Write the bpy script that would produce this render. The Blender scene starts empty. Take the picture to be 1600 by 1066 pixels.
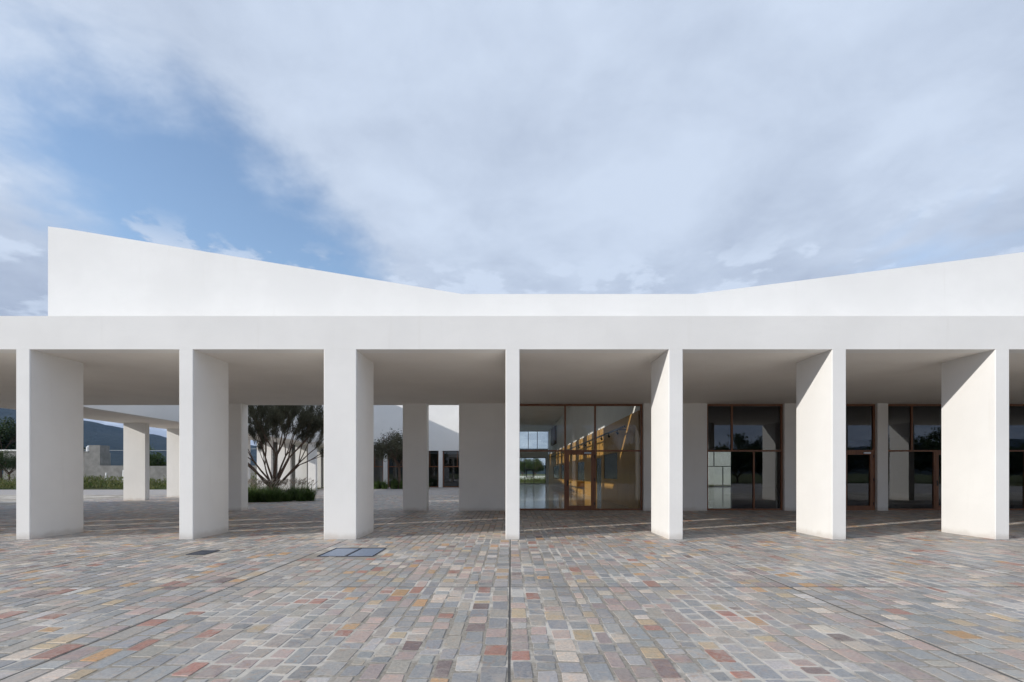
import bpy, bmesh, math, random
import numpy as np
from mathutils import Vector, Matrix, noise as mnoise

random.seed(7)
rng = np.random.default_rng(7)
scene = bpy.context.scene
COL = scene.collection

# ------------------------------------------------------------------ camera
EYE = 1.5
F = 755.0                                   # focal length in pixels of a 1600 px wide frame
cam_d = bpy.data.cameras.new('camera')
cam_d.sensor_width = 36.0
cam_d.lens = 36.0 * F / 1600.0
cam_d.shift_x = 2.0 / 1600.0
cam_d.shift_y = 207.0 / 1600.0
cam_d.clip_end = 20000
cam = bpy.data.objects.new('camera', cam_d)
cam.location = (0, 0, EYE)
cam.rotation_euler = (math.radians(90), 0, 0)
COL.objects.link(cam)
scene.camera = cam

# ------------------------------------------------------------------ light
SUN_EL, SUN_AZ = math.radians(20.4), math.radians(26.0)     # height, and angle between the light and the facade
Ldir = Vector((math.cos(SUN_EL) * math.cos(SUN_AZ), math.cos(SUN_EL) * math.sin(SUN_AZ), -math.sin(SUN_EL)))
sun_d = bpy.data.lights.new('sun', 'SUN')
sun_d.energy = 1.98
sun_d.angle = math.radians(0.6)
sun_d.color = (1.0, 0.955, 0.885)
sun = bpy.data.objects.new('sun', sun_d)
sun.rotation_euler = Ldir.to_track_quat('-Z', 'Y').to_euler()
sun.location = (-30, -20, 40)
COL.objects.link(sun)

world = bpy.data.worlds.new('World')
scene.world = world
world.use_nodes = True
wn, wl = world.node_tree.nodes, world.node_tree.links
wn.clear()

def WM(op, a, b=None, c=None, clamp=False):
    n = wn.new('ShaderNodeMath'); n.operation = op; n.use_clamp = clamp
    for i, v in enumerate((a, b, c)):
        if v is None: continue
        if isinstance(v, (int, float)): n.inputs[i].default_value = v
        else: wl.new(v, n.inputs[i])
    return n.outputs[0]
def WV(op, a, b=None):
    n = wn.new('ShaderNodeVectorMath'); n.operation = op
    for i, v in enumerate((a, b)):
        if v is None: continue
        if isinstance(v, tuple): n.inputs[i].default_value = v
        else: wl.new(v, n.inputs[i])
    return n
def WS(x, lo, hi):
    n = wn.new('ShaderNodeMapRange'); n.interpolation_type = 'SMOOTHSTEP'
    wl.new(x, n.inputs[0]); n.inputs[1].default_value = lo; n.inputs[2].default_value = hi
    return n.outputs[0]
def WN(vec, scale, detail=8, rough=.55, dist=0.0):
    n = wn.new('ShaderNodeTexNoise'); n.inputs['Scale'].default_value = scale
    n.inputs['Detail'].default_value = detail; n.inputs['Roughness'].default_value = rough
    n.inputs['Distortion'].default_value = dist
    wl.new(vec, n.inputs['Vector']); return n.outputs[0]
def WMix(f, a, b):
    n = wn.new('ShaderNodeMix'); n.data_type = 'RGBA'
    if isinstance(f, (int, float)): n.inputs[0].default_value = f
    else: wl.new(f, n.inputs[0])
    for i, v in ((6, a), (7, b)):
        if isinstance(v, tuple): n.inputs[i].default_value = v
        else: wl.new(v, n.inputs[i])
    return n.outputs[2]

sky = wn.new('ShaderNodeTexSky'); sky.sky_type = 'NISHITA'; sky.sun_disc = False
sky.sun_elevation = SUN_EL
sky.sun_rotation = math.atan2(-Ldir.x, -Ldir.y)
sky.air_density = 1.0; sky.dust_density = 0.6; sky.ozone_density = 1.6
tc = wn.new('ShaderNodeTexCoord')
dirv = tc.outputs['Generated']
sep = wn.new('ShaderNodeSeparateXYZ'); wl.new(dirv, sep.inputs[0])
den = WM('ADD', WM('MAXIMUM', sep.outputs[2], 0.0), 0.16)
comb = wn.new('ShaderNodeCombineXYZ')
wl.new(WM('DIVIDE', sep.outputs[0], den), comb.inputs[0]); wl.new(WM('DIVIDE', sep.outputs[1], den), comb.inputs[1])
P = comb.outputs[0]
big = WN(P, 0.9, 7, .55, .5)
mid = WN(WV('ADD', P, (7.3, 2.1, 0)).outputs[0], 2.3, 9, .56, .3)
fine = WN(WV('ADD', P, (1.7, 9.4, 3)).outputs[0], 4.2, 10, .6, .25)
# the rift of blue sky between the cloud sheets: a tilted lens around one direction
c0 = Vector((-0.470, 0.775, 0.40)).normalized()
ux = Vector((0.85, 0.40, -0.50)).normalized(); ux = (ux - c0 * ux.dot(c0)).normalized()
uy = c0.cross(ux)
da = WV('DOT_PRODUCT', dirv, tuple(ux)).outputs[1]
db = WV('DOT_PRODUCT', dirv, tuple(uy)).outputs[1]
dc = WV('DOT_PRODUCT', dirv, tuple(c0)).outputs[1]
warp = WM('MULTIPLY', WM('SUBTRACT', mid, 0.5), 0.9)
warp2 = WM('MULTIPLY', WM('SUBTRACT', fine, 0.5), 0.9)
r = WM('SQRT', WM('ADD', WM('POWER', WM('DIVIDE', da, 0.33), 2), WM('POWER', WM('DIVIDE', db, 0.16), 2)))
r = WM('ADD', WM('ADD', r, warp), warp2)
hole = WM('MULTIPLY', WM('SUBTRACT', 1.0, WS(r, 0.50, 1.15)), WM('GREATER_THAN', dc, 0.0))
cover = WM('ADD', WS(big, 0.22, 0.52), 0.42, clamp=True)
cover = WM('MULTIPLY', cover, WM('SUBTRACT', 1.0, WM('MULTIPLY', hole, 0.97)))
# small cumulus low down
puff = WN(WV('ADD', P, (4.4, 0.6, 5)).outputs[0], 3.4, 10, .58, .2)
cum = WS(WM('ADD', WM('MULTIPLY', puff, 0.7), WM('MULTIPLY', fine, 0.3)), 0.505, 0.56)
low = WM('SUBTRACT', 1.0, WS(sep.outputs[2], 0.35, 0.42))
cum = WM('MULTIPLY', cum, low)
cover = WM('MAXIMUM', cover, WM('MULTIPLY', cum, 0.85))
# brightness of the clouds: streaky, greyer low on the horizon
tone = WM('ADD', WM('MULTIPLY', WM('SUBTRACT', mid, 0.5), 1.15), WM('MULTIPLY', WM('SUBTRACT', fine, 0.5), 0.75))
tone = WM('ADD', tone, WM('MULTIPLY', cum, 0.38))
tone = WM('ADD', WM('ADD', tone, 0.26), WM('MULTIPLY', WS(sep.outputs[2], 0.12, 0.50), 0.58), clamp=True)
K = 5.05
dark_c = (0.315 * K, 0.375 * K, 0.50 * K, 1)
lite_c = (0.575 * K, 0.66 * K, 0.80 * K, 1)
cloud_c = WMix(tone, dark_c, lite_c)
skyc = WMix(cover, sky.outputs[0], cloud_c)
bg = wn.new('ShaderNodeBackground'); bg.inputs[1].default_value = 0.12
wl.new(skyc, bg.inputs[0])
wo = wn.new('ShaderNodeOutputWorld'); wl.new(bg.outputs[0], wo.inputs[0])

scene.view_settings.view_transform = 'Standard'
scene.view_settings.look = 'None'
scene.view_settings.exposure = 0.88
scene.view_settings.gamma = 1.0
scene.view_settings.use_curve_mapping = False
scene.render.engine = 'CYCLES'
cy = scene.cycles
cy.use_denoising = True
cy.max_bounces = 10; cy.diffuse_bounces = 8; cy.glossy_bounces = 5
cy.transmission_bounces = 6; cy.transparent_max_bounces = 16
cy.sample_clamp_indirect = 6.0
cy.caustics_reflective = False; cy.caustics_refractive = False

# ------------------------------------------------------------------ materials
class NT:
    def __init__(self, name):
        self.m = bpy.data.materials.new(name); self.m.use_nodes = True
        self.n = self.m.node_tree.nodes; self.l = self.m.node_tree.links
        self.bsdf = self.n['Principled BSDF']; self.out = self.n['Material Output']
        self.tc = self.n.new('ShaderNodeTexCoord'); self.geo = self.n.new('ShaderNodeNewGeometry')
        self.pos = self.geo.outputs['Position']
    def put(self, v, sock):
        if isinstance(v, (int, float)): sock.default_value = v
        elif isinstance(v, tuple): sock.default_value = v if len(v) == len(sock.default_value) else (*v, 1)
        else: self.l.new(v, sock)
    def noise(self, scale, detail=4, rough=.5, vec=None, dist=0, out=0):
        n = self.n.new('ShaderNodeTexNoise'); n.inputs['Scale'].default_value = scale
        n.inputs['Detail'].default_value = detail; n.inputs['Roughness'].default_value = rough
        n.inputs['Distortion'].default_value = dist
        self.l.new(vec or self.pos, n.inputs['Vector']); return n.outputs[out]
    def scale(self, vec, s):
        n = self.n.new('ShaderNodeVectorMath'); n.operation = 'MULTIPLY'
        self.l.new(vec, n.inputs[0]); n.inputs[1].default_value = s; return n.outputs[0]
    def math(self, op, a, b=None, clamp=False):
        n = self.n.new('ShaderNodeMath'); n.operation = op; n.use_clamp = clamp
        self.put(a, n.inputs[0])
        if b is not None: self.put(b, n.inputs[1])
        return n.outputs[0]
    def step(self, x, lo, hi):
        n = self.n.new('ShaderNodeMapRange'); n.interpolation_type = 'SMOOTHSTEP'
        self.l.new(x, n.inputs[0]); n.inputs[1].default_value = lo; n.inputs[2].default_value = hi
        return n.outputs[0]
    def mix(self, f, a, b, mode='MIX'):
        n = self.n.new('ShaderNodeMix'); n.data_type = 'RGBA'; n.blend_type = mode
        self.put(f, n.inputs[0]); self.put(a, n.inputs[6]); self.put(b, n.inputs[7]); return n.outputs[2]
    def bump(self, h, strength, dist=0.01):
        n = self.n.new('ShaderNodeBump'); n.inputs['Strength'].default_value = strength
        n.inputs['Distance'].default_value = dist
        self.l.new(h, n.inputs['Height']); self.l.new(n.outputs[0], self.bsdf.inputs['Normal'])
    def attr(self, name):
        n = self.n.new('ShaderNodeAttribute'); n.attribute_name = name; return n.outputs['Color']
    def set(self, col=None, rough=None, metal=None, spec=None):
        b = self.bsdf
        if col is not None: self.put(col, b.inputs['Base Color'])
        if rough is not None: self.put(rough, b.inputs['Roughness'])
        if metal is not None: self.put(metal, b.inputs['Metallic'])
        if spec is not None: self.put(spec, b.inputs['Specular IOR Level'])
        return self

M = {}
def plaster(name, base, grime=True):
    t = NT(name)
    big = t.noise(0.55, 4, .6); mid = t.noise(3.0, 5, .6); fin = t.noise(60, 3, .6)
    trow = t.noise(1.0, 5, .65, t.scale(t.pos, (1.2, 1.2, 3.5)), .6)
    streak = t.noise(1.0, 4, .6, t.scale(t.pos, (5.0, 5.0, 0.35)))
    d = tuple(x * .955 for x in base); l = tuple(min(1, x * 1.015) for x in base)
    c = t.mix(t.step(big, .3, .7), d, l)
    c = t.mix(t.math('MULTIPLY', t.step(trow, .45, .75), .35), c, tuple(x * .95 for x in base))
    c = t.mix(t.math('MULTIPLY', t.step(streak, .58, .78), .30), c, tuple(x * y for x, y in zip(base, (.88, .87, .85))))
    if grime:
        sp = t.n.new('ShaderNodeSeparateXYZ'); t.l.new(t.pos, sp.inputs[0])
        edge = t.math('ADD', sp.outputs[2], t.math('MULTIPLY', mid, -.22))
        g = t.math('SUBTRACT', 1.0, t.step(edge, -.10, .06))
        c = t.mix(t.math('MULTIPLY', g, .40), c, (.42, .36, .30))
    t.set(c, .82, spec=.25)
    hh = t.math('ADD', t.math('MULTIPLY', fin, .25), mid)
    t.bump(t.math('ADD', hh, trow), .25, .006)
    M[name] = t.m
plaster('plaster', (.84, .83, .81))
plaster('plaster_parapet', (.89, .885, .87), False)
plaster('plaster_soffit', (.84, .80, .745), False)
plaster('plaster_inside', (.80, .795, .77), False)

def simple(name, col, rough=.6, metal=0, var=.12, scale=6, spec=.5):
    t = NT(name); n = t.noise(scale, 5, .6)
    c = t.mix(t.step(n, .25, .75), tuple(x * (1 - var) for x in col), tuple(min(1, x * (1 + var)) for x in col))
    t.set(c, rough, metal, spec); M[name] = t.m; return t
simple('steel', (.42, .44, .47), .32, 1.0, .08, 20)
simple('cover_plate', (.24, .29, .38), .45, .3, .15, 18)
simple('dark_plate', (.045, .055, .08), .5, .2, .15, 18)
simple('black_metal', (.02, .02, .022), .4, .3)
simple('joint_filler', (.085, .08, .075), .8, 0, .3, 9)
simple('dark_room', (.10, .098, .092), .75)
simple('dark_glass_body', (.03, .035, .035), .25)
simple('concrete_block', (.225, .22, .21), .9, 0, .2, 1.6)
simple('shed_white', (.78, .78, .77), .5)
simple('tank_white', (.75, .76, .77), .4)
simple('wood_pole', (.16, .13, .10), .8)
simple('bark', (.12, .078, .056), .9, 0, .35, 14)
simple('flower_red', (.35, .03, .025), .7)

def wood(name, a, b, rough, axis=(14, 14, 1.2)):
    t = NT(name)
    g = t.noise(1.0, 6, .6, t.scale(t.pos, axis), 1.2); s = t.noise(.7, 3)
    c = t.mix(t.step(g, .3, .7), a, b); c = t.mix(t.math('MULTIPLY', s, .25), c, tuple(x * .6 for x in a))
    t.set(c, rough); t.bump(g, .15, .003); M[name] = t.m
wood('frame_wood', (.17, .065, .03), (.27, .115, .052), .45)
wood('ochre_panel', (.40, .205, .045), (.52, .29, .075), .45)
wood('brown_panel', (.10, .06, .03), (.15, .09, .045), .5)

def glass(name, tint, ior):
    t = NT(name); n, l = t.n, t.l
    tr = n.new('ShaderNodeBsdfTransparent'); tr.inputs[0].default_value = (*tint, 1)
    gl = n.new('ShaderNodeBsdfGlossy'); gl.inputs['Roughness'].default_value = 0.003
    gl.inputs['Color'].default_value = (.95, .97, 1, 1)
    fr = n.new('ShaderNodeFresnel'); fr.inputs[0].default_value = ior
    bp = n.new('ShaderNodeBump'); bp.inputs['Strength'].default_value = .035; bp.inputs['Distance'].default_value = .02
    l.new(t.noise(1.1, 2, .4), bp.inputs['Height'])
    l.new(bp.outputs[0], gl.inputs['Normal'])
    mx = n.new('ShaderNodeMixShader')
    l.new(fr.outputs[0], mx.inputs[0]); l.new(tr.outputs[0], mx.inputs[1]); l.new(gl.outputs[0], mx.inputs[2])
    l.new(mx.outputs[0], t.out.inputs[0]); n.remove(t.bsdf)
    M[name] = t.m
glass('glass', (.90, .92, .89), 1.55)
glass('glass_dark', (.42, .45, .44), 1.9)

t = NT('polished_floor')
c = t.mix(t.step(t.noise(.8, 6, .6), .3, .7), (.38, .38, .365), (.48, .48, .46))
t.set(c, t.math('ADD', t.math('MULTIPLY', t.noise(2.5, 4), .12), .05), spec=.6); M['polished_floor'] = t.m

# paving stone: its own colour comes with every stone, grain and cement film on top
t = NT('paving_stone')
col = t.attr('stone')
grain = t.noise(38, 6, .65); blot = t.noise(9, 5, .6, dist=.8); vein = t.noise(16, 4, .6, t.scale(t.pos, (1, 2.6, 1)), 1.5)
c = t.mix(t.step(grain, .25, .75), t.mix(1.0, col, (.74, .74, .75), 'MULTIPLY'), t.mix(1.0, col, (1.20, 1.19, 1.17), 'MULTIPLY'))
c = t.mix(t.math('MULTIPLY', t.step(blot, .50, .66), .6), c, t.mix(1.0, col, (1.28, 1.10, .95), 'MULTIPLY'))
rust = t.math('MULTIPLY', t.step(t.noise(7.0, 5, .7, dist=1.2), .54, .66), t.step(t.noise(.9, 3), .44, .60))
c = t.mix(t.math('MULTIPLY', rust, .55), c, (.36, .20, .105))
c = t.mix(t.math('MULTIPLY', t.step(vein, .58, .68), .45), c, (.40, .365, .34))
film = t.math('MULTIPLY', t.step(t.noise(.55, 5, .6), .36, .66), t.step(t.noise(8.0, 7, .75, dist=.9), .42, .58))
c = t.mix(t.math('MULTIPLY', film, .72), c, (.44, .39, .34))
t.set(c, t.math('ADD', t.math('MULTIPLY', blot, .30), .36), spec=.45)
t.bump(t.math('ADD', t.math('MULTIPLY', grain, .6), blot), .8, .004); M['paving_stone'] = t.m

# mortar bed near the camera, the same paving too far off to tell stones apart beyond
t = NT('plaza_bed')
pale = t.step(t.noise(.62, 6, .68), .47, .58)
mort = t.mix(t.step(t.noise(30, 5, .65), .3, .7), (.25, .22, .18), (.36, .325, .28))
mort = t.mix(t.math('MULTIPLY', pale, .72), mort, (.66, .61, .54))
br = t.n.new('ShaderNodeTexBrick')
mp = t.n.new('ShaderNodeMapping'); mp.inputs['Rotation'].default_value = (0, 0, math.radians(90))
t.l.new(t.pos, mp.inputs[0])
wob = t.n.new('ShaderNodeVectorMath'); wob.operation = 'ADD'
wv = t.scale(t.noise(2.2, 2, .5, out=1), (.05, .05, 0)); t.l.new(mp.outputs[0], wob.inputs[0]); t.l.new(wv, wob.inputs[1])
t.l.new(wob.outputs[0], br.inputs['Vector'])
br.inputs['Scale'].default_value = 1.0; br.inputs['Brick Width'].default_value = .24; br.inputs['Row Height'].default_value = .18
br.inputs['Mortar Size'].default_value = .012; br.inputs['Bias'].default_value = -.1
br.inputs['Color1'].default_value = (.30, .305, .32, 1); br.inputs['Color2'].default_value = (.41, .355, .325, 1); br.inputs['Mortar'].default_value = (.40, .365, .32, 1)
far_c = t.mix(t.step(t.noise(3.4, 4, .6), .52, .68), br.outputs[0], (.38, .30, .245))
far_c = t.mix(t.math('MULTIPLY', t.step(t.noise(.6, 4), .4, .7), .35), far_c, (.40, .37, .34))
sp = t.n.new('ShaderNodeSeparateXYZ'); t.l.new(t.pos, sp.inputs[0])
inside = t.math('MULTIPLY', t.math('GREATER_THAN', sp.outputs[1], 1.6), t.math('LESS_THAN', sp.outputs[1], 34.0))
t.set(t.mix(inside, far_c, mort), .85, spec=.3); t.bump(t.noise(45, 4), .5, .004); M['plaza_bed'] = t.m

t = NT('terrain')
n1 = t.noise(.11, 6, .6); n2 = t.noise(1.3, 6, .65)
c = t.mix(t.step(n1, .38, .62), (.055, .085, .026), (.13, .125, .062))
c = t.mix(t.math('MULTIPLY', t.step(n2, .5, .7), .6), c, (.17, .145, .10))
t.set(c, .95, spec=.1); t.bump(n2, .6, .12); M['terrain'] = t.m

t = NT('hill_forest')
n1 = t.noise(.006, 7, .6); n2 = t.noise(.03, 6, .65)
c = t.mix(t.step(n1, .35, .65), (.016, .025, .026), (.036, .044, .040)); c = t.mix(t.math('MULTIPLY', n2, .5), c, (.012, .020, .022))
t.set(c, .95, spec=.05); t.bump(n2, 1.0, 14); M['hill_forest'] = t.m

def leafmat(name, a, b, trans=.35):
    t = NT(name); n, l = t.n, t.l
    oi = t.noise(1.7, 3, .6); v = t.attr('tint')
    c = t.mix(t.step(oi, .35, .65), a, b); c = t.mix(1.0, c, v, 'MULTIPLY')
    t.set(c, .6, spec=.3)
    tl = n.new('ShaderNodeBsdfTranslucent'); l.new(c, tl.inputs[0])
    mx = n.new('ShaderNodeMixShader'); mx.inputs[0].default_value = trans
    l.new(t.bsdf.outputs[0], mx.inputs[1]); l.new(tl.outputs[0], mx.inputs[2]); l.new(mx.outputs[0], t.out.inputs[0])
    M[name] = t.m
leafmat('leaf_grey', (.080, .082, .052), (.135, .13, .09))
leafmat('leaf_dark', (.026, .046, .018), (.050, .078, .028))
leafmat('leaf_mid', (.050, .085, .024), (.095, .135, .042))
leafmat('grass', (.075, .13, .034), (.15, .21, .07))
leafmat('plume', (.42, .34, .29), (.56, .48, .42))
leafmat('weed', (.075, .115, .030), (.185, .185, .070))

# ------------------------------------------------------------------ builders
def tag(o, label=None, cat=None, group=None, kind=None):
    if label: o['label'] = label
    if cat: o['category'] = cat
    if group: o['group'] = group
    if kind: o['kind'] = kind
    return o
def link(name, me, mat=None, parent=None):
    o = bpy.data.objects.new(name, me); COL.objects.link(o)
    if mat and me and not me.materials: me.materials.append(M[mat])
    if parent: o.parent = parent
    return o
def empty(name, label, cat, group=None, loc=(0, 0, 0)):
    o = bpy.data.objects.new(name, None); o.location = loc; COL.objects.link(o)
    o.empty_display_size = .2
    return tag(o, label, cat, group)
class MB:
    def __init__(self): self.v, self.f = [], []
    def box(self, x0, x1, y0, y1, z0, z1):
        b = len(self.v)
        self.v += [(x, y, z) for z in (z0, z1) for x, y in ((x0, y0), (x1, y0), (x1, y1), (x0, y1))]
        self.f += [tuple(b + i for i in q) for q in ((3, 2, 1, 0), (4, 5, 6, 7), (0, 1, 5, 4), (1, 2, 6, 5), (2, 3, 7, 6), (3, 0, 4, 7))]
        return self
    def prism(self, poly, z0, z1):                  # polygon in x,y, counter-clockwise
        b, n = len(self.v), len(poly)
        self.v += [(x, y, z0) for x, y in poly] + [(x, y, z1) for x, y in poly]
        self.f += [tuple(b + i for i in reversed(range(n))), tuple(b + n + i for i in range(n))]
        self.f += [(b + i, b + (i + 1) % n, b + n + (i + 1) % n, b + n + i) for i in range(n)]
        return self
    def wallpoly(self, poly, y0, y1):               # polygon in x,z (counter-clockwise seen from -y), thickness in y
        b, n = len(self.v), len(poly)
        self.v += [(x, y0, z) for x, z in poly] + [(x, y1, z) for x, z in poly]
        self.f += [tuple(b + i for i in range(n)), tuple(b + n + i for i in reversed(range(n)))]
        self.f += [(b + (i + 1) % n, b + i, b + n + i, b + n + (i + 1) % n) for i in range(n)]
        return self
    def tube(self, p, q, r0, r1, k=6):
        p, q = Vector(p), Vector(q); d = (q - p)
        if d.length < 1e-6: return self
        d.normalize(); u = d.orthogonal().normalized(); w = d.cross(u)
        b = len(self.v)
        for c, r in ((p, r0), (q, r1)):
            for i in range(k):
                a = 2 * math.pi * i / k
                self.v.append(tuple(c + (u * math.cos(a) + w * math.sin(a)) * r))
        for i in range(k):
            j = (i + 1) % k
            self.f.append((b + i, b + j, b + k + j, b + k + i))
        self.f.append(tuple(b + i for i in reversed(range(k)))); self.f.append(tuple(b + k + i for i in range(k)))
        return self
    def mesh(self, name):
        me = bpy.data.meshes.new(name); me.from_pydata(self.v, [], self.f); me.update(); return me
    def build(self, name, mat, parent=None): return link(name, self.mesh(name), mat, parent)
def box(name, mat, parent, *a): return MB().box(*a).build(name, mat, parent)
def chamfer(x0, x1, y0, y1, c=.012):
    return [(x0 + c, y0), (x1 - c, y0), (x1, y0 + c), (x1, y1 - c), (x1 - c, y1), (x0 + c, y1), (x0, y1 - c), (x0, y0 + c)]
def quads(name, V, mat, parent=None, tint=None):
    """V: (n,4,3) array of quads; tint: (n,) brightness"""
    n = len(V); me = bpy.data.meshes.new(name)
    me.vertices.add(n * 4); me.vertices.foreach_set('co', V.reshape(-1).astype(np.float32))
    me.loops.add(n * 4); me.loops.foreach_set('vertex_index', np.arange(n * 4, dtype=np.int32))
    me.polygons.add(n); me.polygons.foreach_set('loop_start', np.arange(0, n * 4, 4, dtype=np.int32))
    me.polygons.foreach_set('loop_total', np.full(n, 4, dtype=np.int32))
    me.update(calc_edges=True)
    if tint is None: tint = np.ones(n)
    a = me.color_attributes.new('tint', 'FLOAT_COLOR', 'POINT')
    c = np.repeat(np.stack([tint, tint, tint * .95, np.ones(n)], 1), 4, 0)
    a.data.foreach_set('color', c.reshape(-1).astype(np.float32))
    return link(name, me, mat, parent)
def unit(v): return v / np.maximum(np.linalg.norm(v, axis=-1, keepdims=True), 1e-9)
def leaf_quads(P, D, L, W):
    """leaves: base P, direction D, length L, width W -> diamond quads"""
    S = unit(np.cross(D, unit(rng.normal(size=P.shape))))
    return np.stack([P, P + D * (L * .5)[:, None] + S * (W * .5)[:, None], P + D * L[:, None], P + D * (L * .5)[:, None] - S * (W * .5)[:, None]], 1)
def px(x, y, d):                                    # a frame position at depth d -> world X, Z (used to derive sizes)
    return (x - 798) * d / F, EYE + (740 - y) * d / F

# ------------------------------------------------------------------ terrain, hills, plaza
GAP = .003
terrain = MB()
terrain.v = [(-3600, -3600, -.06), (3600, -3600, -.06), (3600, 3600, -.06), (-3600, 3600, -.06)]; terrain.f = [(0, 1, 2, 3)]
tag(terrain.build('terrain', 'terrain'), kind='structure')

def hill_height(az):                                # azimuth from +Y, clockwise, degrees -> height / radius
    pts = [(-180, .040), (-120, .045), (-80, .085), (-60, .108), (-47, .099), (-41, .083), (-38.7, .0755), (-35, .066), (-25, .050), (0, .020), (30, .022), (90, .05), (150, .050), (180, .040)]
    for (a0, h0), (a1, h1) in zip(pts, pts[1:]):
        if a0 <= az <= a1: return h0 + (h1 - h0) * (az - a0) / (a1 - a0)
    return .03
NA, NR = 720, 26
R0, R1 = 1300.0, 3000.0
v, f = [], []
for i in range(NA):
    az = -180 + 360 * i / NA; a = math.radians(az)
    hmax = hill_height(az) * R1
    for j in range(NR):
        s = j / (NR - 1); rr = R0 + (R1 * 1.15 - R0) * s
        prof = min(1, (rr - R0) / (R1 - R0)); prof = prof ** 1.5
        if rr > R1: prof = 1 - (rr - R1) / (R1 * .15) * .5
        x, y = rr * math.sin(a), rr * math.cos(a)
        nz = mnoise.fractal(Vector((x, y, 0)) * .0022, .9, 2.1, 6)
        rid = abs(mnoise.fractal(Vector((x * .003 + 9, y * .003, 2)), 1.0, 2.0, 5))
        z = hmax * prof * (1 + .10 * nz) - 60 * rid * prof * (1 - prof * .75) + 14 * nz * (1 - prof) * (s > 0) - 4 * (j == 0)
        v.append((x, y, z if j else -4))
for i in range(NA):
    for j in range(NR - 1):
        a, b = i * NR + j, ((i + 1) % NA) * NR + j
        f.append((a, a + 1, b + 1, b))
hm = MB(); hm.v, hm.f = v, f
hl = hm.build('hills', 'hill_forest'); tag(hl, kind='structure')
for p in hl.data.polygons: p.use_smooth = True

BED = -.0026
plaza = MB()
plaza.v = [(-64, -34, BED), (60, -34, BED), (60, 19.62, BED), (-2.0, 19.62, BED), (-2.0, 52.6, BED), (-18.9, 52.6, BED), (-18.9, 45, BED), (-64, 45, BED)]
plaza.f = [tuple(range(8))]
plaza = plaza.build('plaza', 'plaza_bed'); tag(plaza, kind='structure')

COLS = [(.204 + 3.717 * k) for k in range(-13, 8)]            # right edges of the portico columns
JX = [-.012 + 3.70 * k for k in range(-7, 8)]                # expansion joints run from column to column
JY = [1.7, 6.40, 10.99, 19.6, 34.0]
PALETTE = [((.262, .275, .292), 22), ((.32, .326, .332), 20), ((.225, .235, .248), 10), ((.345, .325, .30), 16), ((.32, .27, .265), 11),
           ((.42, .33, .305), 9), ((.33, .18, .15), 3.2), ((.43, .27, .145), 3.0), ((.43, .345, .24), 4), ((.52, .465, .41), 6), ((.46, .45, .445), 4), ((.19, .15, .15), 1.5)]
PC = np.array([p[0] for p in PALETTE]) * np.array([1.035, 1.0, .955]); PW = np.array([p[1] for p in PALETTE]); PW = PW / PW.sum()
COVERS = [(-3.56, -2.43, 8.66, 9.74), (-6.06, -5.60, 8.85, 9.46)]
stones = []                                                  # (x0,x1,y0,y1)
rs = random.Random(11)
for a, b in zip(JX, JX[1:]):
    a2, b2 = a + .008, b - .008
    n = 20; ws = [rs.uniform(.78, 1.22) for _ in range(n)]; k = (b2 - a2) / sum(ws)
    x = a2
    for w in ws:
        cx0, cx1 = x, x + w * k; x = cx1
        for y0, y1 in zip(JY, JY[1:]):
            y = y0 + .012
            while y < y1 - .03:
                L = rs.choice([rs.uniform(.13, .19), rs.uniform(.19, .27), rs.uniform(.19, .27), rs.uniform(.26, .38)])
                ye = y + L
                if y1 - .012 - ye < .10: ye = y1 - .012
                lim = 1.16 * ye + 2.6
                if cx1 > -lim and cx0 < lim and (ye < 19.7 or -24 < cx0 and cx1 < -2.1):
                    mx, my = (cx0 + cx1) / 2, (y + ye) / 2
                    if not any(c[0] - .06 < mx < c[1] + .06 and c[2] - .08 < my < c[3] + .08 for c in COVERS):
                        stones.append((cx0, cx1, y, ye))
                y = ye
def stone_shape(x0, x1, y0, y1, hi):
    g = rs.uniform(.010, .021); g2 = rs.uniform(.008, .019)
    x0 += g * rs.uniform(.6, 1.4); x1 -= g * rs.uniform(.6, 1.4); y0 += g2; y1 -= g2
    j = lambda s: rs.uniform(-s, s)
    jx, jy = .009, .011
    cs = [(x0 + j(jx), y0 + j(jy)), (x1 + j(jx), y0 + j(jy)), (x1 + j(jx), y1 + j(jy)), (x0 + j(jx), y1 + j(jy))]
    out = []
    if hi:
        for i in range(4):
            p, c, q = cs[i - 1], cs[i], cs[(i + 1) % 4]
            for o in (p, q):
                d = math.hypot(o[0] - c[0], o[1] - c[1]); s = rs.uniform(.003, .013) if rs.random() > .09 else rs.uniform(.02, .055)
                s = min(s, d * .35)
                out.append((c[0] + (o[0] - c[0]) / d * s, c[1] + (o[1] - c[1]) / d * s))
    else: out = cs
    cx = sum(p[0] for p in out) / len(out); cy_ = sum(p[1] for p in out) / len(out)
    h = rs.uniform(-.0012, .0028); tx, ty = rs.uniform(-.014, .014), rs.uniform(-.010, .010)
    top = []; base = []
    for p in out:
        d = math.hypot(p[0] - cx, p[1] - cy_); e = (d - .007) / d
        X, Y = cx + (p[0] - cx) * e, cy_ + (p[1] - cy_) * e
        top.append((X, Y, h + tx * (X - cx) + ty * (Y - cy_))); base.append((p[0], p[1], BED - .003))
    n = len(out)
    v = top + base
    f = [tuple(range(n))] + [(i, n + i, n + (i + 1) % n, (i + 1) % n) for i in range(n)]
    return v, f
def stone_colour():
    c = PC[rng.choice(len(PC), p=PW)] * rng.uniform(.94, 1.22)
    return np.clip(c * rng.uniform(.98, 1.02, 3), 0, 1)
def nearness(s):
    y = (s[2] + s[3]) / 2; x = (s[0] + s[1]) / 2
    if y < 3.35 or abs(x) > 1.06 * y + .1: return 99 + y
    return y
stones.sort(key=nearness)
near, rest = stones[:300], stones[300:]
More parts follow.
